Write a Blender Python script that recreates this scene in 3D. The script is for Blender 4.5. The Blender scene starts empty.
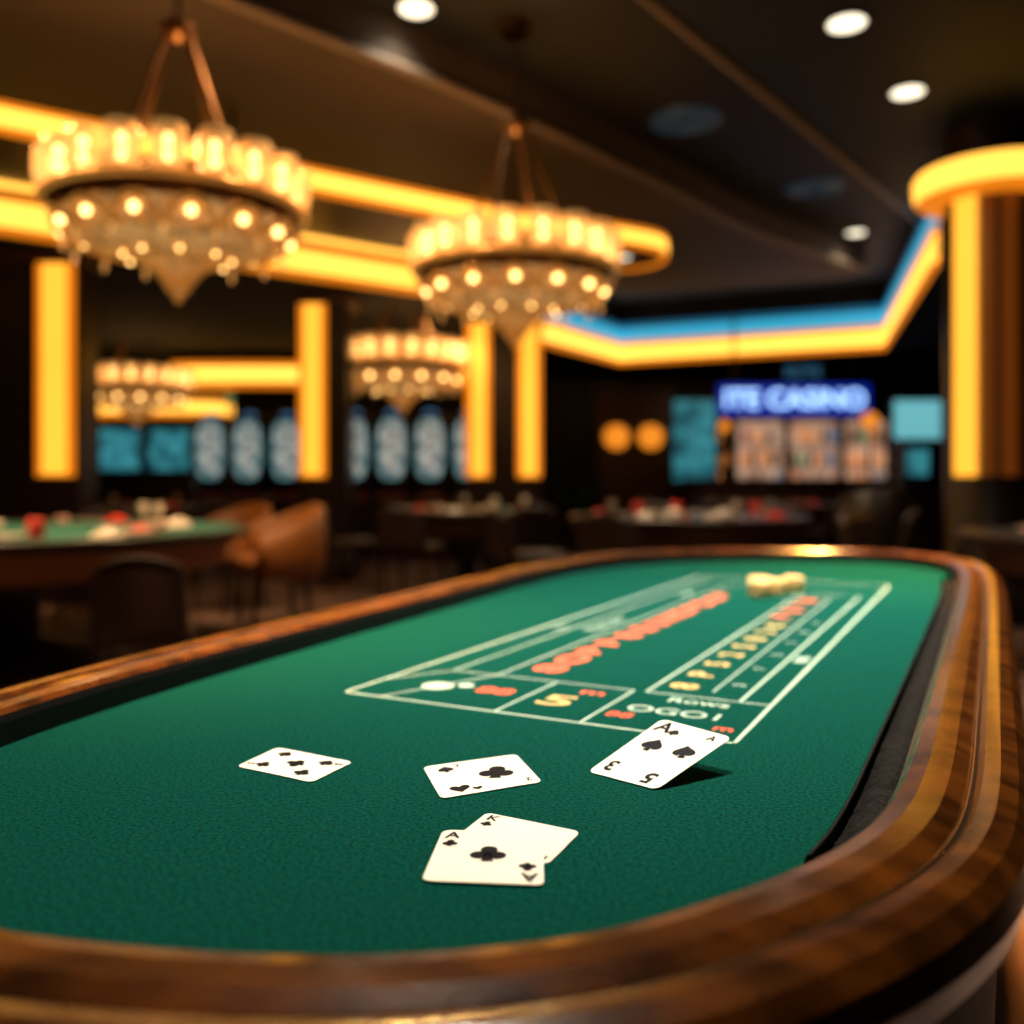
import bpy, bmesh, math, random
from mathutils import Matrix, Vector
random.seed(7)
C = bpy.context.scene.collection
bpy.context.scene.view_settings.view_transform = 'Standard'

# ------------------------------------------------------------ materials
def mat(name, col, rough=0.5, metal=0.0, em=None, es=0.0, coat=0.0, noise=None, bump=None, spec=None):
    """noise=(scale,col2,detail,(sx,sy,sz)); bump=(scale,strength,dist)"""
    m = bpy.data.materials.new(name); m.use_nodes = True
    nt = m.node_tree; b = nt.nodes['Principled BSDF']
    b.inputs['Base Color'].default_value = (*col, 1)
    b.inputs['Roughness'].default_value = rough
    b.inputs['Metallic'].default_value = metal
    if coat: 
        b.inputs['Coat Weight'].default_value = coat
        b.inputs['Coat Roughness'].default_value = 0.12
    if spec is not None: b.inputs['Specular IOR Level'].default_value = spec
    if em:
        b.inputs['Emission Color'].default_value = (*em, 1)
        b.inputs['Emission Strength'].default_value = es
    tc = nt.nodes.new('ShaderNodeTexCoord')
    if noise:
        mp = nt.nodes.new('ShaderNodeMapping'); mp.inputs['Scale'].default_value = noise[3]
        n = nt.nodes.new('ShaderNodeTexNoise'); n.inputs['Scale'].default_value = noise[0]
        n.inputs['Detail'].default_value = noise[2]
        r = nt.nodes.new('ShaderNodeValToRGB')
        r.color_ramp.elements[0].position = 0.35; r.color_ramp.elements[1].position = 0.65
        r.color_ramp.elements[0].color = (*col, 1); r.color_ramp.elements[1].color = (*noise[1], 1)
        nt.links.new(tc.outputs['Object'], mp.inputs[0]); nt.links.new(mp.outputs[0], n.inputs['Vector'])
        nt.links.new(n.outputs['Fac'], r.inputs[0]); nt.links.new(r.outputs[0], b.inputs['Base Color'])
        if em and len(noise) > 4:
            nt.links.new(r.outputs[0], b.inputs['Emission Color'])
    if bump:
        n2 = nt.nodes.new('ShaderNodeTexNoise'); n2.inputs['Scale'].default_value = bump[0]
        n2.inputs['Detail'].default_value = 3
        bp = nt.nodes.new('ShaderNodeBump'); bp.inputs['Strength'].default_value = bump[1]
        bp.inputs['Distance'].default_value = bump[2]
        nt.links.new(tc.outputs['Object'], n2.inputs['Vector']); nt.links.new(n2.outputs['Fac'], bp.inputs['Height'])
        nt.links.new(bp.outputs[0], b.inputs['Normal'])
    return m

felt = mat('felt_green', (0.0003, 0.024, 0.017), 0.95, noise=(330, (0.0015, 0.066, 0.045), 4, (1, 1, 1)), bump=(550, 1.0, 0.0016), spec=0.04)
felt2 = mat('felt_background', (0.010, 0.12, 0.085), 0.9)
printw = mat('print_white', (0.38, 0.50, 0.38), 0.9)
printr = mat('print_red', (0.60, 0.085, 0.035), 0.9)
printy = mat('print_yellow', (0.52, 0.36, 0.12), 0.9)
railw = mat('rail_wood', (0.026, 0.0065, 0.0008), 0.22, coat=0.5, noise=(12, (0.115, 0.030, 0.003), 5, (1, 2.5, 1)), bump=(220, 0.35, 0.0006))
darkw = mat('dark_wood', (0.012, 0.006, 0.0035), 0.35, noise=(8, (0.022, 0.010, 0.005), 4, (1, 1, 5)))
apronw = mat('apron_wood', (0.008, 0.004, 0.002), 0.6, noise=(8, (0.014, 0.006, 0.003), 4, (1, 1, 5)), spec=0.2)
brownw = mat('brown_wood', (0.05, 0.018, 0.007), 0.4, noise=(6, (0.09, 0.033, 0.012), 4, (4, 4, 1)))
black = mat('black_rubber', (0.006, 0.005, 0.005), 0.5, bump=(300, 0.3, 0.001), spec=0.2)
groove = mat('groove_black', (0.002, 0.0017, 0.0015), 0.6, noise=(60, (0.007, 0.005, 0.004), 4, (1, 1, 1)), bump=(90, 0.7, 0.006), spec=0.08)
chipb = mat('panel_grey', (0.05, 0.045, 0.042), 0.3)
steel = mat('steel_trim', (0.35, 0.28, 0.22), 0.3, 1.0)
brass = mat('brass', (0.6, 0.36, 0.16), 0.22, 1.0)
cardw = mat('card_paper', (0.86, 0.77, 0.62), 0.45)
ink = mat('card_ink', (0.006, 0.006, 0.008), 0.6, spec=0.1)
goldd = mat('dice_gold', (0.9, 0.55, 0.2), 0.25, coat=0.5)
ivory = mat('ivory', (0.75, 0.6, 0.4), 0.4)
leatherd = mat('leather_dark', (0.022, 0.012, 0.009), 0.42, bump=(80, 0.2, 0.003))
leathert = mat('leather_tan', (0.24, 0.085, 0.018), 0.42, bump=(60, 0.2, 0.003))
floorm = mat('carpet', (0.050, 0.024, 0.016), 0.7, noise=(2.2, (0.18, 0.10, 0.068), 5, (1, 1, 1)), bump=(200, 0.4, 0.004))
wallm = mat('wall_panel', (0.007, 0.008, 0.012), 0.45, noise=(1.2, (0.018, 0.014, 0.014), 4, (1, 1, 1)))
ceilm = mat('ceiling_dark', (0.004, 0.005, 0.007), 0.6, noise=(0.6, (0.007, 0.008, 0.011), 3, (1, 1, 1)))
soffm = mat('soffit_matte', (0.014, 0.018, 0.024), 0.85, spec=0.15)
bronze = mat('ceiling_bronze', (0.052, 0.038, 0.032), 0.6, noise=(0.5, (0.080, 0.057, 0.047), 2, (1, 1, 1)), spec=0.3)
slate = mat('ceiling_slate', (0.009, 0.016, 0.028), 0.6, spec=0.3)
trimm = mat('ceiling_trim', (0.20, 0.15, 0.12), 0.5)
raftm = mat('raft_panel', (0.02, 0.011, 0.007), 0.4)
ledy = mat('led_yellow', (0.6, 0.35, 0.06), 0.5, em=(1, 0.47, 0.06), es=2.3)
glowa = mat('led_glow_amber', (0.4, 0.18, 0.02), 0.5, em=(1, 0.25, 0.008), es=0.8)  # dim amber emission painting the falloff beside the bright strips
ledcol = mat('led_column', (0.6, 0.3, 0.05), 0.5, em=(1, 0.42, 0.035), es=1.6)
ledcol2 = mat('led_column_dim', (0.2, 0.07, 0.01), 0.5, em=(1, 0.22, 0.02), es=0.09)
ledb = mat('led_blue', (0.1, 0.3, 0.5), 0.5, em=(0.03, 0.40, 0.62), es=1.0)
ledb2 = mat('led_blue_dim', (0.05, 0.15, 0.3), 0.5, em=(0.01, 0.18, 0.36), es=0.5)
ventm = mat('vent_metal_glow', (0.03, 0.05, 0.065), 0.4, em=(0.04, 0.11, 0.17), es=0.11)  # blue glow put into the metal; the vents are no lamps
lampw = mat('lamp_warm_white', (1, 1, 0.9), 0.5, em=(1, 0.92, 0.68), es=2.2)
bulb = mat('bulb_warm', (1, 0.9, 0.6), 0.5, em=(1, 0.58, 0.18), es=7)
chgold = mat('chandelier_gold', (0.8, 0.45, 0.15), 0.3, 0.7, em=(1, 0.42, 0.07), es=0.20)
chbronze = mat('chandelier_bronze', (0.15, 0.07, 0.025), 0.35, 0.9)
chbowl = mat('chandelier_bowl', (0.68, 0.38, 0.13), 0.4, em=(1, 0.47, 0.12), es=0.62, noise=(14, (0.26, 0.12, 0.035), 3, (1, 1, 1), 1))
screenc = mat('screen_cyan', (0.05, 0.3, 0.35), 0.3, em=(0.12, 0.65, 0.75), es=0.5, noise=(5, (0.01, 0.10, 0.14), 3, (1, 1, 1), 1))
screenc.node_tree.nodes['Color Ramp'].color_ramp.elements[0].color = (0.08, 0.5, 0.6, 1)
screens = mat('screen_slot', (0.78, 0.82, 0.72), 0.3, em=(1, 1, 1), es=0.55, noise=(9, (0.04, 0.13, 0.15), 3, (1, 1, 1), 1))
e3 = screens.node_tree.nodes['Color Ramp'].color_ramp.elements.new(0.5); e3.color = (0.30, 0.34, 0.34, 1)
ledpale = mat('led_pale', (0.4, 0.6, 0.6), 0.3, em=(0.18, 0.62, 0.7), es=0.75)
signbl = mat('sign_blue', (0.0, 0.02, 0.2), 0.4, em=(0.002, 0.025, 0.42), es=0.7)
signlt = mat('sign_letters', (0.6, 0.8, 1), 0.4, em=(0.35, 0.62, 1), es=2.0)
signte = mat('sign_teal', (0.1, 0.3, 0.4), 0.4, em=(0.05, 0.25, 0.35), es=0.4)
orangel = mat('lamp_orange', (1, 0.4, 0.1), 0.4, em=(1, 0.30, 0.02), es=0.9)
shelfl = mat('shelf_backlight', (0.75, 0.48, 0.32), 0.5, em=(1, 0.6, 0.35), es=0.7, noise=(2.5, (0.35, 0.18, 0.12), 3, (1, 1, 1), 1))
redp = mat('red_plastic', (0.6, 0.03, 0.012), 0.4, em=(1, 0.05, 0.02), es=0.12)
whitec = mat('white_ceramic', (0.8, 0.7, 0.58), 0.3)
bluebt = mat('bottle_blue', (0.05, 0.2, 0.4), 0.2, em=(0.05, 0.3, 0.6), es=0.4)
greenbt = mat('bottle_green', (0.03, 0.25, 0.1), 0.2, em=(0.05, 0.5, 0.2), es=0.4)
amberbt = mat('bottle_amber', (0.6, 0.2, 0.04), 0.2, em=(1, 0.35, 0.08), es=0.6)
bluetop = mat('table_top_dark', (0.05, 0.068, 0.085), 0.25)

# crystal cup: half see-through glowing glass
crys = bpy.data.materials.new('crystal_cup'); crys.use_nodes = True
nt = crys.node_tree; nt.nodes.clear()
o = nt.nodes.new('ShaderNodeOutputMaterial'); mx = nt.nodes.new('ShaderNodeMixShader')
tr = nt.nodes.new('ShaderNodeBsdfTransparent'); pb = nt.nodes.new('ShaderNodeBsdfPrincipled')
pb.inputs['Base Color'].default_value = (0.9, 0.6, 0.3, 1); pb.inputs['Roughness'].default_value = 0.2
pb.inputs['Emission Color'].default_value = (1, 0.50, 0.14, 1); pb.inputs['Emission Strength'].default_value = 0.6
mx.inputs[0].default_value = 0.5
nt.links.new(tr.outputs[0], mx.inputs[1]); nt.links.new(pb.outputs[0], mx.inputs[2]); nt.links.new(mx.outputs[0], o.inputs[0])

# ------------------------------------------------------------ mesh builder
class MB:
    def __init__(s):
        s.v = []; s.f = []; s.m = []; s.s = []; s.mats = []; s.M = Matrix()
    def add(s, vs, fs, m, smooth=False):
        if m not in s.mats: s.mats.append(m)
        k = s.mats.index(m); b = len(s.v)
        s.v += [tuple(s.M @ Vector(p)) for p in vs]
        for f in fs:
            s.f.append([b + i for i in f]); s.m.append(k); s.s.append(smooth)
    def box(s, x0, x1, y0, y1, z0, z1, m, bev=0.0, seg=2):
        bm = bmesh.new(); bmesh.ops.create_cube(bm, size=1)
        for v in bm.verts:
            v.co = Vector(((x0 + x1) / 2 + v.co.x * (x1 - x0), (y0 + y1) / 2 + v.co.y * (y1 - y0), (z0 + z1) / 2 + v.co.z * (z1 - z0)))
        if bev: bmesh.ops.bevel(bm, geom=bm.edges[:], offset=bev, segments=seg, affect='EDGES', profile=0.5)
        bm.verts.index_update()
        s.add([v.co.copy() for v in bm.verts], [[v.index for v in f.verts] for f in bm.faces], m, bool(bev))
        bm.free()
    def lathe(s, prof, n, m, c=(0, 0, 0), smooth=True, axis='Z'):
        vs = []; fs = []
        for r, z in prof:
            for i in range(n):
                a = 2 * math.pi * i / n
                p = (r * math.cos(a), r * math.sin(a), z)
                if axis == 'Y': p = (p[0], p[2], p[1])
                vs.append((c[0] + p[0], c[1] + p[1], c[2] + p[2]))
        for j in range(len(prof) - 1):
            for i in range(n):
                k = (i + 1) % n
                fs.append([j * n + i, j * n + k, (j + 1) * n + k, (j + 1) * n + i])
        s.add(vs, fs, m, smooth)
    def cyl(s, c, r, h, m, n=20, axis='Z', r2=None):
        r2 = r if r2 is None else r2
        s.lathe([(0.0001, 0), (r, 0), (r2, h), (0.0001, h)], n, m, c, False, axis)
    def sphere(s, c, r, m, n=12, sz=1):
        s.lathe([(max(0.0001, r * math.sin(math.pi * i / 8)), -r * sz * math.cos(math.pi * i / 8)) for i in range(9)], n, m, c)
    def tube(s, pts, r, m, n=8, closed=False):
        pts = [Vector(p) for p in pts]; vs = []; fs = []; L = len(pts)
        for i, p in enumerate(pts):
            a = pts[(i - 1) % L] if (closed or i > 0) else p
            b = pts[(i + 1) % L] if (closed or i < L - 1) else p
            t = (b - a).normalized()
            up = Vector((0, 0, 1)) if abs(t.z) < 0.9 else Vector((1, 0, 0))
            x = t.cross(up).normalized(); y = x.cross(t)
            for k in range(n):
                an = 2 * math.pi * k / n
                vs.append(p + (x * math.cos(an) + y * math.sin(an)) * r)
        for i in range(L if closed else L - 1):
            j = (i + 1) % L
            for k in range(n):
                q = (k + 1) % n
                fs.append([i * n + k, i * n + q, j * n + q, j * n + k])
        s.add(vs, fs, m, True)
    def prism(s, poly, z0, z1, m, side=None):
        n = len(poly)
        s.add([(p[0], p[1], z1) for p in poly], [list(range(n))], m)
        s.add([(p[0], p[1], z0) for p in poly], [list(range(n))[::-1]], m)
        vs = [(p[0], p[1], z0) for p in poly] + [(p[0], p[1], z1) for p in poly]
        s.add(vs, [[i, (i + 1) % n, n + (i + 1) % n, n + i] for i in range(n)], side or m)
    def strip(s, pts, z0, z1, th, m):
        """vertical band along open polyline, thickness th to the right-hand side of travel"""
        off = offset(pts, th, False)
        for i in range(len(pts) - 1):
            a, b, c, d = pts[i], pts[i + 1], off[i + 1], off[i]
            vs = [(a[0], a[1], z0), (b[0], b[1], z0), (c[0], c[1], z0), (d[0], d[1], z0),
                  (a[0], a[1], z1), (b[0], b[1], z1), (c[0], c[1], z1), (d[0], d[1], z1)]
            s.add(vs, [[0, 3, 2, 1], [4, 5, 6, 7], [3, 7, 6, 2], [0, 1, 5, 4]], m)
    def obj(s, name, loc=(0, 0, 0), rot=0, parent=None):
        me = bpy.data.meshes.new(name)
        me.from_pydata(s.v, [], s.f)
        for m in s.mats: me.materials.append(m)
        me.polygons.foreach_set('material_index', s.m)
        me.polygons.foreach_set('use_smooth', s.s)
        me.update()
        ob = bpy.data.objects.new(name, me); C.objects.link(ob)
        ob.location = loc; ob.rotation_euler = (0, 0, rot)
        if parent: ob.parent = parent
        return ob

def inst(ob, loc, rot=0):
    n = ob.name.split('.')[0]
    q = bpy.data.objects.new(n, ob.data); C.objects.link(q); q.location = loc; q.rotation_euler = (0, 0, rot); return q

def offset(pts, d, closed=True):
    out = []; L = len(pts)
    for i in range(L):
        a = pts[(i - 1) % L] if (closed or i > 0) else pts[i]
        b = pts[(i + 1) % L] if (closed or i < L - 1) else pts[i]
        t = Vector((b[0] - a[0], b[1] - a[1])).normalized()
        dd = d[i] if isinstance(d, list) else d
        out.append((pts[i][0] + t.y * dd, pts[i][1] - t.x * dd))
    return out

def smooth(pts, k=8, closed=True):
    out = []; L = len(pts); rng = range(L) if closed else range(L - 1)
    for i in rng:
        g = (lambda j: Vector(pts[j % L])) if closed else (lambda j: Vector(pts[max(0, min(L - 1, j))]))
        p0, p1, p2, p3 = g(i - 1), g(i), g(i + 1), g(i + 2)
        for q in range(k):
            t = q / k
            out.append(tuple(0.5 * ((2 * p1) + (p2 - p0) * t + (2 * p0 - 5 * p1 + 4 * p2 - p3) * t * t + (3 * p1 - p0 - 3 * p2 + p3) * t ** 3)))
    if not closed: out.append(tuple(pts[-1]))
    return out

def text_geo(s, size, bold=0.022):
    cu = bpy.data.curves.new('t', 'FONT'); cu.body = s; cu.size = size; cu.align_x = 'CENTER'; cu.align_y = 'CENTER'
    cu.offset = size * bold
    ob = bpy.data.objects.new('t', cu); C.objects.link(ob)
    bpy.context.view_layer.update()
    me = bpy.data.meshes.new_from_object(ob.evaluated_get(bpy.context.evaluated_depsgraph_get()))
    vs = [v.co.copy() for v in me.vertices]; fs = [list(p.vertices) for p in me.polygons]
    bpy.data.objects.remove(ob); bpy.data.meshes.remove(me); bpy.data.curves.remove(cu)
    return vs, fs

# ------------------------------------------------------------ gaming table
T = 0.80
ctrl = [(-.479, .864), (-.489, .72), (-.45, .59), (-.37, .50), (-.253, .452), (-.145, .430), (-.052, .427), (.035, .446),
        (.105, .484), (.170, .531), (.228, .592), (.290, .69), (.413, .923), (.61, 1.30), (.81, 1.685), (.985, 2.03), (1.10, 2.28),
        (1.165, 2.48), (1.17, 2.65), (1.10, 2.78), (.95, 2.85), (.737, 2.86), (.50, 2.79), (.3126, 2.66), (.16, 2.45), (.043, 2.207),
        (-.134, 1.78), (-.311, 1.354), (-.42, 1.07)]
inner = smooth(ctrl, 8)
t = MB()
prof = [(-.001, .785, black), (-.001, .822, black), (.001, .829, railw), (.006, .834, railw), (.018, .8365, railw), (.034, .835, railw), (.044, .829, railw),
        (.047, .826, black), (.050, .828, railw), (.055, .833, railw), (.066, .834, railw), (.078, .829, railw), (.086, .818, railw),
        (.089, .802, railw), (.086, .786, railw), (.078, .776, apronw), (.070, .770, apronw), (.066, .74, apronw), (.060, .60, apronw), (.045, .585, apronw), (-.02, .58, apronw)]
rings = [offset(inner, p[0]) for p in prof]
n = len(inner)
for j in range(len(prof) - 1):
    vs = [(x, y, prof[j][1]) for x, y in rings[j]] + [(x, y, prof[j + 1][1]) for x, y in rings[j + 1]]
    t.add(vs, [[i, (i + 1) % n, n + (i + 1) % n, n + i] for i in range(n)], prof[j][2], True)
highlight_bead = offset(inner, .0475)
t.tube([(x, y, .8275) for x, y in highlight_bead], .0017, brass, 6, True)  # bead added along the groove to draw the lip's highlight
t.prism(rings[-1], .578, .59, darkw)
t.prism(offset(inner, -.001), .776, .786, black)
d = []
for (x, y) in inner:
    right = x > 0.12 and (x - .413) > 0.50 * (y - .923) - .12 and y < 2.45
    if right:
        e = min(1, max(0, (y - .50) / .10), max(0, (2.45 - y) / .2)); e = max(0, e)
        d.append(-.004 - .036 * (e * e * (3 - 2 * e)))
    else: d.append(-.0015)
fpoly = offset(inner, d)
t.prism(fpoly, .787, T, felt, felt)
seg = [i for i in range(n) if d[i] < -.038]
t.tube([(fpoly[i][0] + .0015, fpoly[i][1], T - .001) for i in seg], .0015, black, 6)
o35 = offset(inner, -.0035)
t.tube([(o35[i][0], o35[i][1], .810) for i in seg], .0024, steel, 6)
o1 = offset(inner, -.036); vs = []; K = 7
dens = []
for a, b in zip(seg[:-1], seg[1:]):
    for q in range(6): dens.append((a, b, q / 6))
for (a, b, q) in dens:
    for k in range(K):
        f = k / (K - 1)
        xa = o1[a][0] * (1 - f) + o35[a][0] * f; ya = o1[a][1] * (1 - f) + o35[a][1] * f
        xb = o1[b][0] * (1 - f) + o35[b][0] * f; yb = o1[b][1] * (1 - f) + o35[b][1] * f
        vs.append((xa + (xb - xa) * q, ya + (yb - ya) * q, .789 + .005 * math.sin(math.pi * f) + random.uniform(0, .002)))
t.add(vs, [[i * K + k, (i + 1) * K + k, (i + 1) * K + k + 1, i * K + k + 1] for i in range(len(dens) - 1) for k in range(K - 1)], groove, True)

# printed layout
Uo = Vector((-.197, 1.088)); U = Vector((.887, -.462)); V = Vector((.462, .887))
zl = T + .0004
def LP(u, v, z=zl):
    p = Uo + U * u + V * v; return (p.x, p.y, z)
def line(u0, v0, u1, v1, w=.005, m=printw):
    a = Vector((u0, v0)); b = Vector((u1, v1)); dd = (b - a).normalized(); q = Vector((-dd.y, dd.x)) * w / 2; e = dd * w / 2
    P = [a - e - q, b + e - q, b + e + q, a - e + q]
    t.add([LP(p.x, p.y) for p in P], [[0, 1, 2, 3]], m)
def ltext(s, u, v, size, m, alongV=False, sx=1.0, bold=.03):
    vs, fs = text_geo(s, size, bold); out = []
    for p in vs:
        x, y = p.x * sx, p.y
        out.append(LP(u - y, v + x) if alongV else LP(u + x, v + y))
    t.add(out, fs, m)
W, H = .46, 1.47
for a in [(0, 0, W, 0), (W, 0, W, H), (W, H, 0, H), (0, H, 0, 0)]: line(*a, w=.0045)
line(.050, .165, .050, 1.40, .0028); line(.0, .08, .050, .165, .003)
line(.115, .165, .115, 1.30, .0028); line(.05, .165, .300, .165, .003); line(.115, 1.30, .235, 1.30, .003); line(.235, 1.30, .235, 1.1, .003)
line(.200, 0, .200, .165, .003); line(.300, 0, .300, .165, .003); line(.05, .0, .115, .165, .003)
line(.315, .165, .305, 1.22, .0035); line(.425, .165, .425, 1.22, .0035); line(.315, .165, .46, .165, .0035); line(.305, 1.22, .425, 1.22, .0035)
line(.385, .20, .375, 1.15, .0022)
for k, s in enumerate(['8', 'O', 'B', 'B', '8', 'E', '3', 'M', 'O', 'B', 'D', '8', 'B']):
    ltext(s, .160, .235 + k * .073, .056, printr, True, 1.6, .06)
for k, s in enumerate(['8', 'P', '5', '2', 'S', '8', '3', 'K']):
    ltext(s, .348, .215 + k * .075, .046, printy, True, 1.2)
for k, s in enumerate(['B', '0', '3', '8']):
    ltext(s, .34, .85 + k * .085, .052, printr, True, 1.3, .05)
for k, s in enumerate(['3', '7', 'S', '2', 'D', '4']):
    ltext(s, .405, .25 + k * .11, .022, printw, True, 1, .01)
ltext('0005', .443, .45, .024, printw, True)
ltext('Rows', .385, .140, .032, printw, False, 1.0, .01); ltext('OGO1', .375, .085, .038, printw, False, 1.0, .01)
ltext('88', .325, .050, .030, printr, False, 1.0, .02); ltext('m', .438, .045, .028, printr, False, 1.0)
ltext('5', .240, .075, .065, printy, False, 1.4, .02); ltext('m', .262, .130, .032, printr, False, 1.3)
ltext('88', .155, .085, .040, printr, False, 1.2)
ltext('Pass Line', .082, .62, .036, printw, True, 1.1, .0); ltext('Field', .082, 1.1, .032, printw, True, 1.1, .0)
ltext('Big', .028, .55, .025, printw, True, 1, .0)
t.add([LP(.080 + .020 * math.cos(a), .078 + .020 * math.sin(a)) for a in [i * math.pi / 12 for i in range(24)]], [list(range(24))], printw)
t.add([LP(.110 + .010 * math.cos(a), .095 + .010 * math.sin(a)) for a in [i * math.pi / 12 for i in range(24)]], [list(range(24))], printw)
for (cx, cy) in [(.05, 1.05), (.68, 2.2)]:
    t.lathe([(.30, 0), (.30, .05), (.22, .09), (.12, .14), (.11, .45), (.2, .56), (.26, .58)], 28, darkw, (cx, cy, 0))
t.obj('casino_gaming_table')

# ------------------------------------------------------------ cards
def shape(kind):
    if kind == 'heart' or kind == 'spade':
        P = []
        for i in range(32):
            a = 2 * math.pi * i / 32
            x = 16 * math.sin(a) ** 3; y = 13 * math.cos(a) - 5 * math.cos(2 * a) - 2 * math.cos(3 * a) - math.cos(4 * a)
            P.append((x / 32, y / 32))
        if kind == 'heart': return [P]
        P = [(-x, -y + .08) for x, y in P]
        return [P, [(-.05, -.05), (.05, -.05), (.16, -.5), (-.16, -.5)]]
    if kind == 'club':
        def c(x, y, r): return [(x + r * math.cos(i * math.pi / 10), y + r * math.sin(i * math.pi / 10)) for i in range(20)]
        return [c(0, .24, .24), c(-.26, -.1, .24), c(.26, -.1, .24), [(-.06, .1), (.06, .1), (.17, -.5), (-.17, -.5)]]
def card(corners, pips, z=T + .0006):
    c = [Vector(p) if len(p) == 3 else Vector((p[0], p[1], z)) for p in corners]
    w = (c[1] - c[0]).length; h = (c[3] - c[0]).length
    nrm = (c[1] - c[0]).cross(c[3] - c[0]).normalized()
    def B(u, v, k=0): return c[0].lerp(c[1], u).lerp(c[3].lerp(c[2], u), v) + nrm * k
    m = MB(); r = .006; pts = []
    for (cx, cy, a0) in [(1 - r / w, r / h, -90), (1 - r / w, 1 - r / h, 0), (r / w, 1 - r / h, 90), (r / w, r / h, 180)]:
        for i in range(6):
            a = math.radians(a0 + i * 18); pts.append((cx + r / w * math.cos(a), cy + r / h * math.sin(a)))
    nn = len(pts)
    m.add([B(u, v, .0005) for u, v in pts], [list(range(nn))], cardw)
    m.add([B(u, v, 0) for u, v in pts], [list(range(nn))[::-1]], cardw)
    m.add([B(u, v, 0) for u, v in pts] + [B(u, v, .0005) for u, v in pts], [[i, (i + 1) % nn, nn + (i + 1) % nn, nn + i] for i in range(nn)], cardw)
    for (k, u, v, s, rot) in pips:
        cr, sr = math.cos(math.radians(rot)), math.sin(math.radians(rot))
        def tf(x, y): return B(u + (x * cr - y * sr) * s / w, v + (x * sr + y * cr) * s / h, .00075)
        if k in ('heart', 'spade', 'club'):
            for P in shape(k): m.add([tf(x, y) for x, y in P], [list(range(len(P)))], ink)
        else:
            vs, fs = text_geo(k, 1.2, .03); m.add([tf(p.x, p.y) for p in vs], fs, ink)
    return m.obj('playing_card')
card([(-.2398, .803), (-.1648, .7606), (-.1403, .8154), (-.2184, .8598)],
     [('spade', .22, .78, .014, 0), ('club', .22, .26, .014, 0), ('club', .5, .52, .018, 90), ('spade', .78, .75, .014, 0), ('club', .74, .25, .015, 0), ('5', .09, .2, .009, 90), ('5', .91, .8, .009, -90)])
card([(-.0556, .7214), (.0249, .7616), (.0036, .838), (-.0774, .801)],
     [('club', .66, .50, .032, -20), ('heart', .22, .18, .018, 0), ('spade', .20, .80, .015, 0), ('2', .33, .88, .009, 0), ('2', .90, .14, .009, 180), ('heart', .38, .12, .009, 0)])
card([(.0648, .788, T + .0008), (.1163, .742, T + .0008), (.189, .793, .8285), (.1374, .842, .8316)],
     [('A', .16, .88, .018, 0), ('spade', .30, .58, .019, 0), ('spade', .74, .60, .019, 20), ('A', .82, .90, .009, 0), ('5', .76, .13, .018, 180), ('3', .17, .17, .017, 180), ('spade', .34, .84, .010, 0)])
card([(-.0433, .634), (.0231, .598), (.0487, .6537), (-.0187, .691)], [('K', .12, .86, .011, 0), ('club', .12, .68, .009, 0), ('K', .9, .12, .01, 180)])
card([(-.0563, .5716), (.0195, .565), (.0226, .6518), (-.0489, .6537)],
     [('club', .5, .52, .025, 0), ('A', .12, .88, .013, 0), ('club', .12, .72, .011, 0), ('A', .88, .12, .013, 180), ('club', .86, .29, .012, 180)], T + .0016)

# dice
dm = MB(); s = .036
dm.box(-s / 2, s / 2, -s / 2, s / 2, 0, s, goldd, .005, 3)
for (x, y) in [(-.25, -.25), (.25, .25), (0, 0), (-.25, .25), (.25, -.25)]:
    dm.cyl((x * s, y * s, s - .0003), .0034, .0006, ivory, 12)
for (x, z) in [(-.25, .25), (.25, .75), (0, .5)]:
    dm.cyl((x * s, -s / 2 - .0004, z * s), .0034, .0006, ivory, 12, 'Y')
for (y, z) in [(-.22, .25), (.22, .75)]:
    for sx in (-1, 1):
        dm.sphere((sx * s / 2, y * s, z * s), .003, ivory, 8)
die = dm.obj('gaming_die', (.525, 1.96, T + .0006), .4)
inst(die, (.573, 2.0, T + .0006), 1.0); inst(die, (.628, 2.06, T + .0006), .1); inst(die, (.549, 2.05, T + .0006), .7)

# ------------------------------------------------------------ room shell
r = MB(); r.box(-9, 8.5, -3, 17.5, -.1, 0, floorm); r.obj('floor')
def wall(name, x0, x1, y0, y1):
    w = MB(); w.box(x0, x1, y0, y1, 0, 4.2, wallm); return w.obj(name)
wall('wall_back', -9, 8.5, 17.5, 17.7); wall('wall_left', -9.2, -9, -3.2, 17.7); wall('wall_right', 8.5, 8.7, -3.2, 17.7); wall('wall_front', -9, 8.5, -3.2, -3)
c = MB()
c.box(-9, 8.5, -3, 17.5, 4.0, 4.2, ceilm)
edgeA = smooth([(-9, -2.3), (-1.56, 5.1), (-.22, 6.44), (1.3, 8.25), (2.68, 9.98), (4.45, 11.6)], 6, False)
polyA = edgeA + [(4.4, 12.1), (3.0, 12.7), (1.37, 12.87), (.4, 13.2), (-.8, 9.9), (-4.0, 7.45), (-9, 3.6)]
c.prism(polyA, 3.70, 4.0, bronze)
c.tube([(x, y, 3.70) for x, y in edgeA], .035, trimm, 6)
polyC = [(-4.5, -1.65), (.76, 5.1), (4.2, 9.5), (3.88, 8.4), (4.6, 7.62), (8.5, 7.02), (8.5, -3), (-4.5, -3)]
c.prism(polyC, 3.70, 4.0, slate)
c.tube([(x, y, 3.70) for x, y in polyC[:3]], .03, trimm, 6)
bound = [(-9, 3.5), (-4.07, 7.35), (-.87, 9.84), (.4, 13.3), (1.83, 15.65), (5.6, 13.85), (3.88, 8.37), (4.6, 7.6), (8.5, 7.0)]
c.prism(bound + [(8.5, 17.5), (-9, 17.5)], 3.0, 4.0, soffm, ceilm)
c.obj('ceiling')
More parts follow.
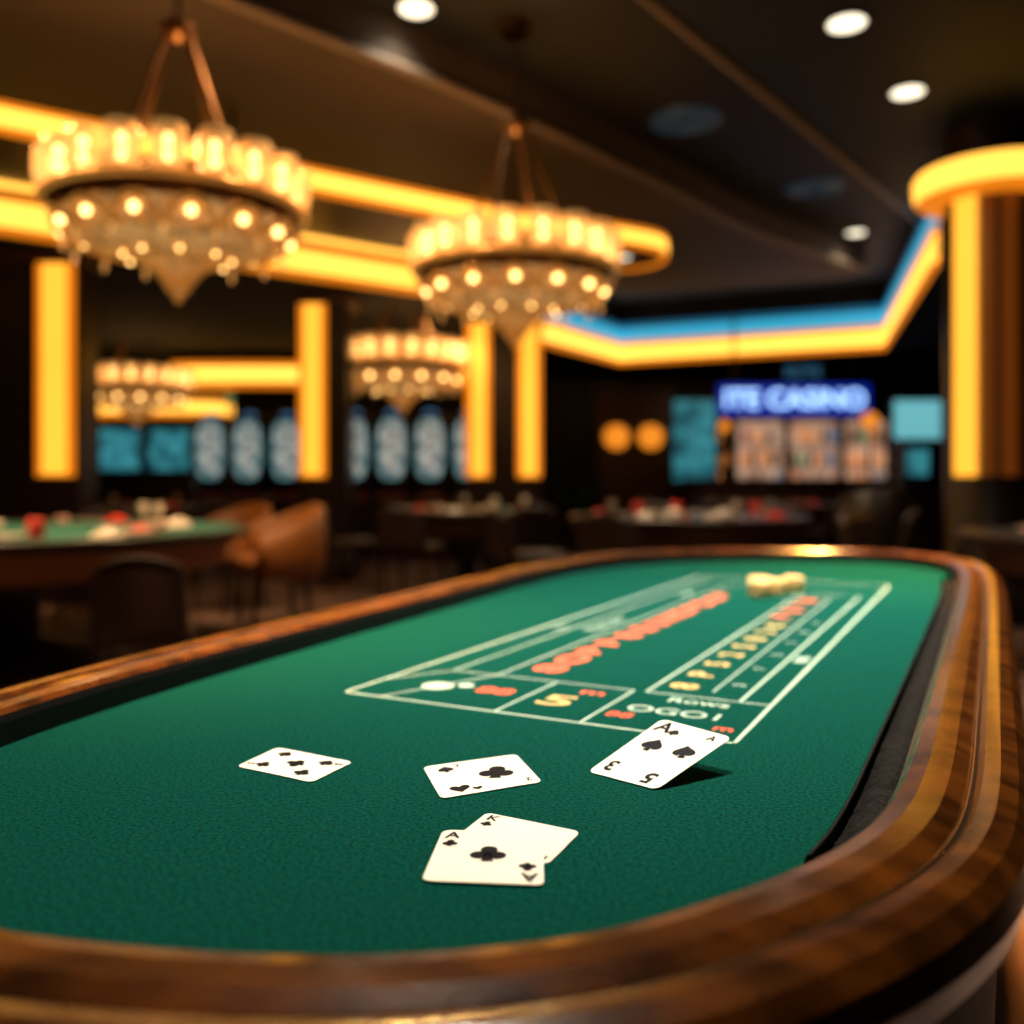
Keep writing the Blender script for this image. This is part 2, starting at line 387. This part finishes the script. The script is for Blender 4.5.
def led_band(name, pts, z0, zh, blue=0):
    m = MB()
    m.strip(pts, z0, z0 + zh * .2, .05, glowa); m.strip(pts, z0 + zh * .2, z0 + zh * .8, .04, ledy); m.strip(pts, z0 + zh * .8, z0 + zh, .05, glowa)
    if blue:
        m.strip(pts, z0 + zh, z0 + zh + blue * .7, .03, ledb); m.strip(pts, z0 + zh + blue * .7, z0 + zh + blue, .03, ledb2)
    return m.obj(name)
led_band('trim_1', bound[:3], 3.0, .33)
led_band('trim_2', bound[3:7], 3.0, .38, .30)
near = [(-7.0, 2.35), (-2.9, 5.2), (-.32, 7.05), (.5, 7.5), (.95, 7.72), (1.25, 7.95), (1.33, 8.25), (1.15, 8.55), (.5, 8.65), (-.75, 8.26), (-3.44, 6.2), (-7.6, 3.2)]
rp = smooth(near, 6)
m = MB(); m.prism(rp, 3.02, 3.17, raftm)
N1 = smooth(near[:9], 6, False)
m.strip(N1, 3.0, 3.04, .04, glowa); m.strip(N1, 3.04, 3.14, .045, ledy); m.strip(N1, 3.14, 3.18, .04, glowa)
far = smooth(near[8:], 6, False)
fo = offset(far, -.12, False)
m.tube([(x, y, 3.01) for x, y in fo[4:]], .028, ledy, 6)
for (x, y) in [(-6, 4), (-4, 5.2), (-2, 6.6), (0, 7.9)]:
    m.tube([(x, y, 3.15), (x, y, 3.72)], .02, darkw, 6)
m.obj('ceiling_light_raft')

def downlight(x, y, z, power=4, col=(1, .85, .6), name='real_or_added_downlight', r=.105, spread=110):
    m = MB()
    m.lathe([(r, -.004), (r + .03, -.012), (r + .04, 0)], 28, ceilm)
    m.lathe([(.0001, -.006), (r, -.006)], 28, lampw, smooth=False)
    m.obj(name, (x, y, z))
    l = bpy.data.lights.new('real_or_added_lamp', 'AREA'); l.shape = 'DISK'; l.size = r * 2; l.energy = power; l.color = col; l.spread = math.radians(spread)
    lo = bpy.data.objects.new('real_or_added_lamp', l); lo.location = (x, y, z - .03); C.objects.link(lo)
for p in [(-.6, 5.77, 4.0), (1.94, 5.35, 3.7), (2.7, 6.3, 3.7), (4.1, 11.0, 4.0)]: downlight(*p)
# table downlights, then an added amber pair to turn the rails golden
downlight(.75, 2.0, 3.7, 44, (1, .92, .77), r=.16, spread=60); downlight(-.10, 1.25, 3.7, 22, (1, .92, .77), r=.16, spread=60)
downlight(1.2, 2.5, 3.7, 22, (1, .42, .08), r=.14, spread=34); downlight(-.75, 1.7, 3.7, 34, (1, .42, .08), r=.14, spread=36)
# added amber lamps, no real fixtures, brightening the other tables (ceiling, raft underside, soffit)
downlight(-3.0, 4.3, 3.7, 75, (1, .62, .3), spread=100); downlight(1.8, 4.6, 3.7, 26, (1, .7, .4), spread=90); downlight(-.9, 4.75, 4.0, 34, (1, .6, .3), spread=110)
downlight(1.0, 8.15, 3.02, 32, (1, .72, .45), r=.05, spread=130); downlight(-2.3, 6.3, 3.02, 34, (1, .6, .3), r=.05, spread=130)
downlight(-.75, 10.3, 3.0, 22, (1, .65, .35), r=.05, spread=130)
for (x, y, z) in [(1.42, 7.56, 4.0), (3.05, 9.3, 4.0)]:
    m = MB()
    for k in range(4):
        rr = .06 + k * .06
        m.lathe([(rr, 0), (rr + .01, -.03), (rr + .045, -.02), (rr + .05, 0)], 28, ventm)
    m.obj('ceiling_air_vent', (x, y, z))

# columns
def sqcol(x, y, w, zt, strips, dp=None, name='lit_column'):
    dp = dp or w
    m = MB(); m.box(-w / 2, w / 2, 0, dp, 0, zt, darkw)
    m.box(-w / 2 - .05, w / 2 + .05, -.05, dp + .05, 0, .25, darkw, .01)
    m.box(-w / 2 - .04, w / 2 + .04, -.04, dp + .04, zt - .12, zt, brownw, .01)
    for (a, b) in strips:
        m.box(a, b, -.03, 0, 1.08, zt - .12, glowa)
        e = (b - a) * .2
        m.box(a + e, b - e, -.05, -.03, 1.10, zt - .13, ledcol)
    m.box(-w / 2 - .03, -w / 2, .08, dp - .08, 1.1, zt - .14, glowa)
    return m.obj(name, (x, y, 0))
sqcol(-.09, 10.77, .86, 3.0, [(-.43, -.16), (.15, .43)])
sqcol(-1.96, 9.6, .50, 3.0, [(-.25, .03)], .4)
sqcol(-4.05, 7.8, .80, 3.0, [(.04, .36)], .35)
m = MB()
m.lathe([(.36, 0), (.42, .02), (.42, .22), (.36, .26), (.33, .3), (.33, 3.7)], 40, darkw)
for a, mt in [(212, ledcol), (236, ledcol2), (262, ledcol2), (300, glowa)]:
    a0 = math.radians(a); ww = math.radians(17 if mt is ledcol else 10); vs = []
    for q in range(6):
        aa = a0 - ww + 2 * ww * q / 5
        vs += [(.345 * math.cos(aa), .345 * math.sin(aa), 1.08), (.345 * math.cos(aa), .345 * math.sin(aa), 3.14)]
    m.add(vs, [[2 * q, 2 * q + 2, 2 * q + 3, 2 * q + 1] for q in range(5)], mt)
m.lathe([(.33, 3.14), (.50, 3.16), (.53, 3.19)], 48, glowa)
m.lathe([(.53, 3.19), (.55, 3.23), (.555, 3.34), (.53, 3.38)], 48, ledy)
m.lathe([(.53, 3.38), (.5, 3.40), (.33, 3.42)], 48, brownw)
m.obj('round_lit_column', (3.64, 7.0, 0))

# ------------------------------------------------------------ chandelier
def chandelier():
    m = MB(); R = .66; NC = 18
    H = .95
    m.lathe([(.0001, H + .06), (.05, H + .06), (.10, H + .04), (.11, H), (.05, H - .04), (.02, H - .06)], 16, chbronze)
    for k in range(4):
        a = math.pi / 4 + k * math.pi / 2 + .35
        m.tube([(.07 * math.cos(a), .07 * math.sin(a), H), (.42 * math.cos(a), .42 * math.sin(a), .08)], .017, chbronze, 6)
    m.lathe([(.41, .05), (.44, .05), (.44, .09), (.41, .09), (.41, .05)], 32, chbronze)
    for k in range(8):
        a = k * math.pi / 4; m.tube([(.42 * math.cos(a), .42 * math.sin(a), .07), (R * math.cos(a), R * math.sin(a), -.07)], .012, chgold, 5)
    m.lathe([(R - .07, -.10), (R + .06, -.10), (R + .08, -.08), (R + .06, -.06), (R - .07, -.06), (R - .07, -.10)], 48, chgold)
    for k in range(NC):
        a = 2 * math.pi * k / NC + .1; cx, cy = R * math.cos(a), R * math.sin(a)
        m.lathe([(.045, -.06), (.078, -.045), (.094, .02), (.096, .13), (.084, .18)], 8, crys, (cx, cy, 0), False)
        m.lathe([(.095, .13), (.100, .138), (.095, .146)], 8, chgold, (cx, cy, 0), False)
        m.lathe([(.03, -.085), (.06, -.06), (.055, -.04)], 8, chgold, (cx, cy, 0))
        m.sphere((cx, cy, .02), .026, bulb, 8, 1.3); m.sphere((cx, cy, .10), .026, bulb, 8, 1.3)
    m.lathe([(R + .03, -.10), (R + .01, -.15), (R - .05, -.17)], 48, chbronze)
    bowl = [(R - .03, -.16), (R - .05, -.21), (R - .11, -.27), (R - .24, -.32), (R - .38, -.35), (.19, -.385), (.125, -.43), (.075, -.49), (.04, -.55), (.0001, -.58)]
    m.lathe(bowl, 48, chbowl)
    for k in range(24):
        a = 2 * math.pi * k / 24
        m.tube([((q[0] + .008) * math.cos(a), (q[0] + .008) * math.sin(a), q[1]) for q in bowl[:-1]], .009, chgold, 5)
    for k in range(14):
        a0 = 2 * math.pi * k / 14; P = []
        for q in range(9):
            f = q / 8; a = a0 + f * 2 * math.pi / 14; z = -.29 + .11 * math.sin(math.pi * f); rr = R - (.12 - .10 * math.sin(math.pi * f)) + .04
            P.append((rr * math.cos(a), rr * math.sin(a), z))
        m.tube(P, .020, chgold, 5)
        am = a0 + math.pi / 14
        m.sphere(((R - .03) * math.cos(am), (R - .03) * math.sin(am), -.24), .024, bulb, 8)
        # crystal drops hanging below the arches
        m.lathe([(.0001, .03), (.018, 0), (.010, -.035), (.0001, -.05)], 6, crys, ((R - .06) * math.cos(a0), (R - .06) * math.sin(a0), -.33), False)
    m.lathe([(R - .09, -.28), (R - .075, -.29), (R - .10, -.30)], 48, chgold)
    m.lathe([(.22, -.365), (.235, -.38), (.20, -.39)], 32, chgold)
    for k in range(9):
        a0 = 2 * math.pi * k / 9 + .2
        m.sphere((.30 * math.cos(a0), .30 * math.sin(a0), -.365), .011, bulb, 8)
    m.sphere((0, 0, -.59), .024, chgold)
    return m
chm = chandelier()
def place_ch(x, y, z, ztop, sc, first=[None]):
    e = bpy.data.objects.new('chandelier', None); C.objects.link(e); e.location = (x, y, z)
    if first[0] is None:
        first[0] = chm.obj('chandelier_body'); b = first[0]
    else:
        b = bpy.data.objects.new('chandelier_body', first[0].data); C.objects.link(b)
    b.parent = e; b.scale = (sc, sc, sc)
    q = MB()
    if ztop - z > sc * 1.0 + .02:
        q.tube([(0, 0, sc * 1.0), (0, 0, ztop - z)], .014, chbronze, 8)
    q.lathe([(.09, ztop - z - .06), (.11, ztop - z)], 20, chbronze)
    q.obj('suspension_rod', parent=e)
    l = bpy.data.lights.new('bulb_glow', 'POINT'); l.energy = 22 if ztop > 3.5 else 4; l.color = (1, .6, .25); l.shadow_soft_size = .12
    lo = bpy.data.objects.new('bulb_glow', l); C.objects.link(lo); lo.parent = e; lo.location = (0, 0, .2 if ztop > 3.5 else .05)
place_ch(-1.70, 4.7, 2.49, 4.0, .88); place_ch(.02, 6.0, 2.47, 4.0, .92)
place_ch(-1.25, 10.5, 2.42, 3.44, 1.02); place_ch(-5.2, 12.8, 2.40, 3.42, 1.02)

# ------------------------------------------------------------ furniture
def dining():
    m = MB()
    m.box(-.23, .23, -.22, .22, .42, .50, leatherd, .025, 3)
    for (x, y) in [(-.2, -.19), (.2, -.19), (-.2, .19), (.2, .19)]:
        m.cyl((x, y, 0), .016, .43, darkw, 8, r2=.022)
    vs = []; nx, nz = 8, 6
    for side in (0, 1):
        for j in range(nz + 1):
            for i in range(nx + 1):
                u = i / nx * 2 - 1; w = j / nz
                vs.append((u * .23 * (1 - .12 * w), .20 + .07 * w + .05 * (1 - u * u) + side * .05, .47 + .37 * w - .05 * w * u * u))
    o = (nx + 1) * (nz + 1); fs = []
    for j in range(nz):
        for i in range(nx):
            a = j * (nx + 1) + i; fs += [[a, a + 1, a + nx + 2, a + nx + 1], [o + a, o + a + nx + 1, o + a + nx + 2, o + a + 1]]
    for i in range(nx):
        fs += [[i, o + i, o + i + 1, i + 1]]; k = nz * (nx + 1) + i; fs += [[k, k + 1, o + k + 1, o + k]]
    for j in range(nz):
        a = j * (nx + 1); fs += [[a, a + nx + 1, o + a + nx + 1, o + a]]; a += nx; fs += [[a, o + a, o + a + nx + 1, a + nx + 1]]
    m.add(vs, fs, leatherd, True)
    return m
def barrel(lm):
    m = MB()
    m.lathe([(.0001, .40), (.26, .40), (.28, .43), (.28, .48), (.25, .51), (.0001, .52)], 28, lm)
    N = 24; vs = []
    for i in range(N + 1):
        a = math.radians(-35 + 250 * i / N); h = .64 + .22 * (math.cos(a - math.pi / 2) * .5 + .5) ** 1.5
        for (r0, z) in [(.28, .36), (.29, h - .02), (.31, h), (.34, h - .02), (.35, .5), (.32, .36)]:
            vs.append((r0 * math.cos(a), r0 * math.sin(a), z))
    fs = []
    for i in range(N):
        for k in range(6):
            q = (k + 1) % 6; fs.append([i * 6 + k, (i + 1) * 6 + k, (i + 1) * 6 + q, i * 6 + q])
    fs += [list(range(6)), [N * 6 + k for k in range(6)][::-1]]
    m.add(vs, fs, lm, True)
    for a in (45, 135, 225, 315):
        x, y = .25 * math.cos(math.radians(a)), .25 * math.sin(math.radians(a))
        m.tube([(x * .9, y * .9, .41), (x * 1.1, y * 1.1, 0.0)], .02, darkw, 8)
    return m
def face(x, y, tx, ty):
    return math.atan2(y - ty, x - tx) - math.pi / 2
dc = None
def put_d(x, y, tx, ty):
    global dc
    if dc is None: dc = dining().obj('dining_chair', (x, y, 0), face(x, y, tx, ty)); return dc
    return inst(dc, (x, y, 0), face(x, y, tx, ty))
def rtable(name, x, y, R, topm, apron=None):
    m = MB()
    m.lathe([(.0001, .75), (R - .08, .75)], 56, topm, smooth=False)
    m.lathe([(R - .08, .75), (R - .07, .76), (R - .02, .76), (R, .745), (R - .01, .71), (R - .06, .69), (.0001, .69)], 56, darkw)
    m.lathe([(R - .12, .69), (R - .16, .56), (R - .16, .54), (.0001, .54)], 56, apron or brownw)
    m.lathe([(.0001, .0), (R * .5, 0), (R * .5, .04), (R * .35, .07), (.14, .12), (.12, .5), (.22, .69)], 40, darkw)
    return m.obj(name, (x, y, 0))
def setting(x, y, R, k, seed):
    random.seed(seed); m = MB()
    for i in range(k):
        a = 2 * math.pi * i / k + random.uniform(-.2, .2); rr = R * random.uniform(.45, .75); px, py = rr * math.cos(a), rr * math.sin(a)
        q = random.random(); da = min(.35, 1.9 / k)
        m.lathe([(.0001, .004), (.07, .004), (.115, .016), (.12, .020), (.07, .009), (.0001, .009)], 24, whitec, (px, py, 0))
        a2 = a + da; gx, gy = rr * math.cos(a2), rr * math.sin(a2)
        if q < .3:
            m.lathe([(.0001, .0), (.035, 0), (.006, .008), (.006, .06), (.03, .08), (.035, .11), (.03, .14)], 14, whitec, (gx, gy, 0))
        elif q < .75:
            for z in range(5): m.cyl((gx, gy, z * .009), .042, .008, redp if z % 2 else whitec, 18)
        else:
            m.lathe([(.0001, .0), (.04, 0), (.045, .09), (.04, .10), (.0001, .1)], 14, redp, (gx, gy, 0))
        a3 = a - da; nx, ny = rr * 1.05 * math.cos(a3), rr * 1.05 * math.sin(a3)
        m.lathe([(.09, 0), (.08, .02), (.02, .045), (.0001, .05)], 5, whitec if i % 3 else redp, (nx, ny, 0), False)
    m.obj('table_setting', (x, y, .751))

rtable('card_table', -2.95, 5.5, 1.35, felt2, leathert); setting(-2.95, 5.5, 1.35, 11, 3)  # tan apron colour stands in for orange light falling on it
rtable('round_dining_table', 1.45, 7.6, .98, bluetop); setting(1.45, 7.6, .98, 6, 5)
rtable('round_dining_table', -.45, 9.2, .8, felt2); setting(-.45, 9.2, .8, 5, 8)
rtable('round_dining_table', 3.25, 5.1, .72, bluetop); setting(3.25, 5.1, .72, 3, 9)
rtable('round_dining_table', -4.4, 10.2, .9, felt2); setting(-4.4, 10.2, .9, 4, 2)
rtable('round_dining_table', 3.1, 11.4, .85, bluetop); setting(3.1, 11.4, .85, 4, 12)
q = put_d(-1.52, 3.85, -1.9, 5.3); q.scale = (.80, .9, .90)
q = put_d(-2.45, 3.7, -2.95, 5.5); q.scale = (.9, .9, .87)
for a in (100, 150): put_d(-2.95 + 1.75 * math.cos(math.radians(a)), 5.5 + 1.75 * math.sin(math.radians(a)), -2.95, 5.5)
b = barrel(leathert).obj('barrel_armchair', (-1.70, 6.6, 0), math.radians(-60))
b.scale = (1.05, 1.05, 1.02)
inst(b, (-2.3, 7.5, 0), math.radians(-35))
b2 = barrel(leatherd)
def ring_chairs(x, y, R, angs):
    for a in angs:
        a = math.radians(a); put_d(x + R * math.cos(a), y + R * math.sin(a), x, y)
ring_chairs(1.45, 7.6, 1.38, (200, 240, 335, 50, 90))
ring_chairs(-.45, 9.2, 1.2, (205, 250, 295))
ring_chairs(-4.4, 10.2, 1.3, (215, 330, 20))
ring_chairs(3.1, 11.4, 1.2, (190, 240, 290))
ring_chairs(3.25, 5.1, 1.15, (130,))
bb = b2.obj('lounge_chair', (3.40, 8.5, 0), math.radians(160)); bb.scale = (1.15, 1.15, 1.15)

# ------------------------------------------------------------ slot machines
def slot():
    m = MB()
    m.box(-.24, .24, -.25, .25, 0, .72, darkw, .015)
    m.box(-.24, .24, -.36, .25, .72, .82, chipb, .02)
    for k in range(4): m.cyl((-.15 + k * .1, -.31, .82), .025, .02, redp if k % 2 else whitec, 12)
    m.box(-.24, .24, -.12, .25, .82, 1.95, darkw, .03)
    vs = []; N = 20
    for i in range(N):
        a = 2 * math.pi * i / N; sx = math.copysign(abs(math.cos(a)) ** .5, math.cos(a)); sz = math.copysign(abs(math.sin(a)) ** .6, math.sin(a))
        vs.append((sx * .165, -.135, 1.47 + sz * .38))
    m.add(vs, [list(range(N))[::-1]], screens)
    m.tube([(p[0] * 1.06, -.13, 1.47 + (p[2] - 1.47) * 1.04) for p in vs], .008, ledpale, 6, True)
    m.lathe([(.0001, 1.95), (.1, 1.95), (.1, 1.98), (.05, 2.0), (.0001, 2.01)], 16, bluebt)
    return m
sl = slot().obj('slot_machine', (-4.25, 13.1, 0))
for x in (-3.72, -3.18): inst(sl, (x, 13.1, 0))
for x in (-2.15, -1.63, -1.11, -.59): inst(sl, (x, 12.6, 0))
def canopy(x0, x1, y0, y1, z0, z1):
    m = MB(); pts = smooth([(x0, y1), (x0, y0 + .25), (x0 + .25, y0), (x1 - .25, y0), (x1, y0 + .25), (x1, y1)], 5, False)
    m.prism(pts, z0, z1, darkw); h = z1 - z0
    m.strip(pts, z0, z0 + h * .25, .03, glowa); m.strip(pts, z0 + h * .25, z0 + h * .8, .04, ledy); m.strip(pts, z0 + h * .8, z1, .03, glowa)
    for x in (x0 + .3, x1 - .3): m.tube([(x, y1 - .2, z1), (x, y1 - .2, 3.0)], .03, darkw, 6)
    m.obj('lit_slot_canopy')
canopy(-5.2, -3.05, 14.0, 15.0, 2.44, 2.84)
canopy(-2.45, -.55, 13.2, 14.4, 2.38, 2.78)
canopy(-6.7, -4.75, 14.8, 15.6, 2.05, 2.36)

m = MB()
m.box(-5.45, -4.15, 12.02, 12.3, 0, 1.1, darkw, .02); m.box(-5.42, -4.82, 12.05, 12.15, 1.14, 1.75, darkw, .02); m.box(-4.78, -4.18, 12.05, 12.15, 1.14, 1.75, darkw, .02)
for x0 in (-5.38, -4.74): m.add([(x0, 12.04, 1.18), (x0 + .52, 12.04, 1.18), (x0 + .52, 12.04, 1.71), (x0, 12.04, 1.71)], [[0, 1, 2, 3]], screenc)
m.obj('video_display_cabinet')
m = MB(); m.box(-7.2, -6.2, 12.4, 12.6, .7, 2.6, darkw, .02); m.add([(-7.1, 12.39, .9), (-6.3, 12.39, .9), (-6.3, 12.39, 2.5), (-7.1, 12.39, 2.5)], [[0, 1, 2, 3]], signte)
m.box(-6.9, -6.5, 12.35, 12.65, 0, .7, darkw); m.obj('advertising_display')

# ------------------------------------------------------------ bar area, right
m = MB()
m.box(2.75, 6.3, 15.2, 15.35, 0, 2.1, darkw)
m.add([(3.7, 15.18, .9), (6.15, 15.18, .9), (6.15, 15.18, 2.02), (3.7, 15.18, 2.02)], [[0, 1, 2, 3]], shelfl)
for z in (.9, 1.28, 1.66, 2.04): m.box(2.75, 6.3, 14.95, 15.2, z - .02, z, darkw)
for x in (2.75, 3.6, 4.45, 5.35, 6.25): m.box(x, x + .05, 14.95, 15.2, 0, 2.1, darkw)
m.obj('bar_shelving')
m = MB(); random.seed(4)
for z in (.9, 1.28, 1.66):
    x = 2.9
    while x < 6.15:
        if all(abs(x - q - .02) > .09 for q in (2.75, 3.6, 4.45, 5.35, 6.25)):
            k = random.uniform(.8, 1.15); mt = random.choice([amberbt, ivory, ivory, amberbt, whitec, bluebt, redp, greenbt])
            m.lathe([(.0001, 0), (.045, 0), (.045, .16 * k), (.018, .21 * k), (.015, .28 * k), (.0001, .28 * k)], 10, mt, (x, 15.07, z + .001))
        x += random.uniform(.12, .2)
m.obj('bar_bottles')
m = MB(); m.box(2.6, 6.2, 13.3, 13.75, 0, 1.02, darkw, .02); m.box(2.55, 6.25, 13.22, 13.83, 1.02, 1.07, brownw, .015)
for k in range(9): m.box(2.7 + k * .39, 3.02 + k * .39, 13.275, 13.3, .15, .9, brownw, .008)
m.obj('bar_counter')
m = MB(); m.box(2.45, 3.2, 14.3, 14.42, .0, 2.35, darkw, .02)
m.add([(2.5, 14.29, 1.05), (3.15, 14.29, 1.05), (3.15, 14.29, 2.28), (2.5, 14.29, 2.28)], [[0, 1, 2, 3]], screenc)
m.obj('promo_screen')
m = MB(); m.box(4.52, 5.14, 11.0, 11.08, 1.50, 2.03, black, .015)
m.add([(4.55, 10.995, 1.54), (5.11, 10.995, 1.54), (5.11, 10.995, 2.0), (4.55, 10.995, 2.0)], [[0, 1, 2, 3]], ledpale)
m.box(4.68, 4.98, 11.0, 11.3, 0, 1.5, darkw, .02)
m.add([(4.70, 10.99, 1.1), (4.96, 10.99, 1.1), (4.96, 10.99, 1.42), (4.70, 10.99, 1.42)], [[0, 1, 2, 3]], screenc)
m.obj('monitor_kiosk')
m = MB(); m.box(3.2, 5.66, 14.5, 14.6, 2.03, 2.58, black, .03)
m.add([(3.24, 14.495, 2.06), (5.62, 14.495, 2.06), (5.62, 14.495, 2.55), (3.24, 14.495, 2.55)], [[0, 1, 2, 3]], signbl)
vs, fs = text_geo('ITE CASINO', .40)
w = max(v.x for v in vs) - min(v.x for v in vs)
m.add([(4.43 + v.x * 2.2 / w, 14.47, 2.305 + v.y) for v in vs], fs, signlt)
m.box(4.2, 4.95, 14.5, 14.6, 2.62, 2.86, black, .02)
vs, fs = text_geo('ELITE', .24); m.add([(4.57 + v.x, 14.49, 2.74 + v.y) for v in vs], fs, ledb2)
for x in (3.5, 5.35): m.tube([(x, 14.55, 2.57), (x, 14.55, 3.02 if x > 4.2 else 4.0)], .02, darkw, 6)
m.tube([(4.57, 14.55, 2.85), (4.57, 14.55, 3.9)], .02, darkw, 6)
m.obj('casino_sign')
m = MB(); m.box(1.3, 2.4, 14.0, 14.4, 0, 2.4, brownw, .02); m.box(1.25, 2.45, 13.95, 14.42, 2.36, 2.44, darkw, .01)
for x in (1.58, 2.10):
    m.lathe([(.0001, -.05), (.15, -.04), (.19, -.0)], 24, orangel, (x, 13.96, 1.70), True, 'Y')
    m.lathe([(.19, -.03), (.225, -.02), (.225, .02)], 24, brass, (x, 13.99, 1.70), True, 'Y')
m.obj('wood_cabinet_with_lamps')
def globe(x, y, z, r, mt):
    m = MB(); m.sphere((0, 0, 0), r, mt, 14); m.cyl((0, 0, -z), .015, z - r * .8, brass, 8); m.cyl((0, 0, -z), .12, .02, brass, 16)
    m.obj('globe_floor_lamp', (x, y, z))
globe(5.0, 12.9, 1.88, .12, orangel); globe(2.95, 12.8, 1.80, .08, orangel); globe(-3.7, 12.1, 2.1, .05, greenbt)

m = MB(); m.lathe([(.0001, 0), (.16, 0), (.22, .4), (.2, .42), (.0001, .4)], 20, darkw)
random.seed(11)
for k in range(40):
    a = random.uniform(0, 6.28); L = random.uniform(.4, .75); P = []
    for q in range(5):
        f = q / 4; P.append(Vector((L * .7 * f * math.cos(a), L * .7 * f * math.sin(a), .4 + L * (1.6 * f - .7 * f * f))))
    sd = Vector((-math.sin(a), math.cos(a), 0)); vs = []
    for q, p in enumerate(P):
        ww = .035 * math.sin(math.pi * (q + .4) / 4.6); vs += [p - sd * ww, p + sd * ww]
    m.add(vs, [[2 * q, 2 * q + 1, 2 * q + 3, 2 * q + 2] for q in range(4)], felt2, True)
m.obj('potted_palm', (.95, 13.4, 0))

# ------------------------------------------------------------ world + camera
w = bpy.data.worlds.new('world'); bpy.context.scene.world = w; w.use_nodes = True
w.node_tree.nodes['Background'].inputs[0].default_value = (.02, .02, .03, 1); w.node_tree.nodes['Background'].inputs[1].default_value = .3
cam = bpy.data.cameras.new('camera'); co = bpy.data.objects.new('camera', cam); C.objects.link(co)
co.location = (0, 0, 1.05); co.rotation_euler = (math.radians(90), 0, 0)
cam.lens = 32.45; cam.sensor_width = 36; cam.shift_y = -32 / 1024; cam.clip_start = .02
cam.dof.use_dof = True; cam.dof.focus_distance = .72; cam.dof.aperture_fstop = 2.6
bpy.context.scene.camera = co
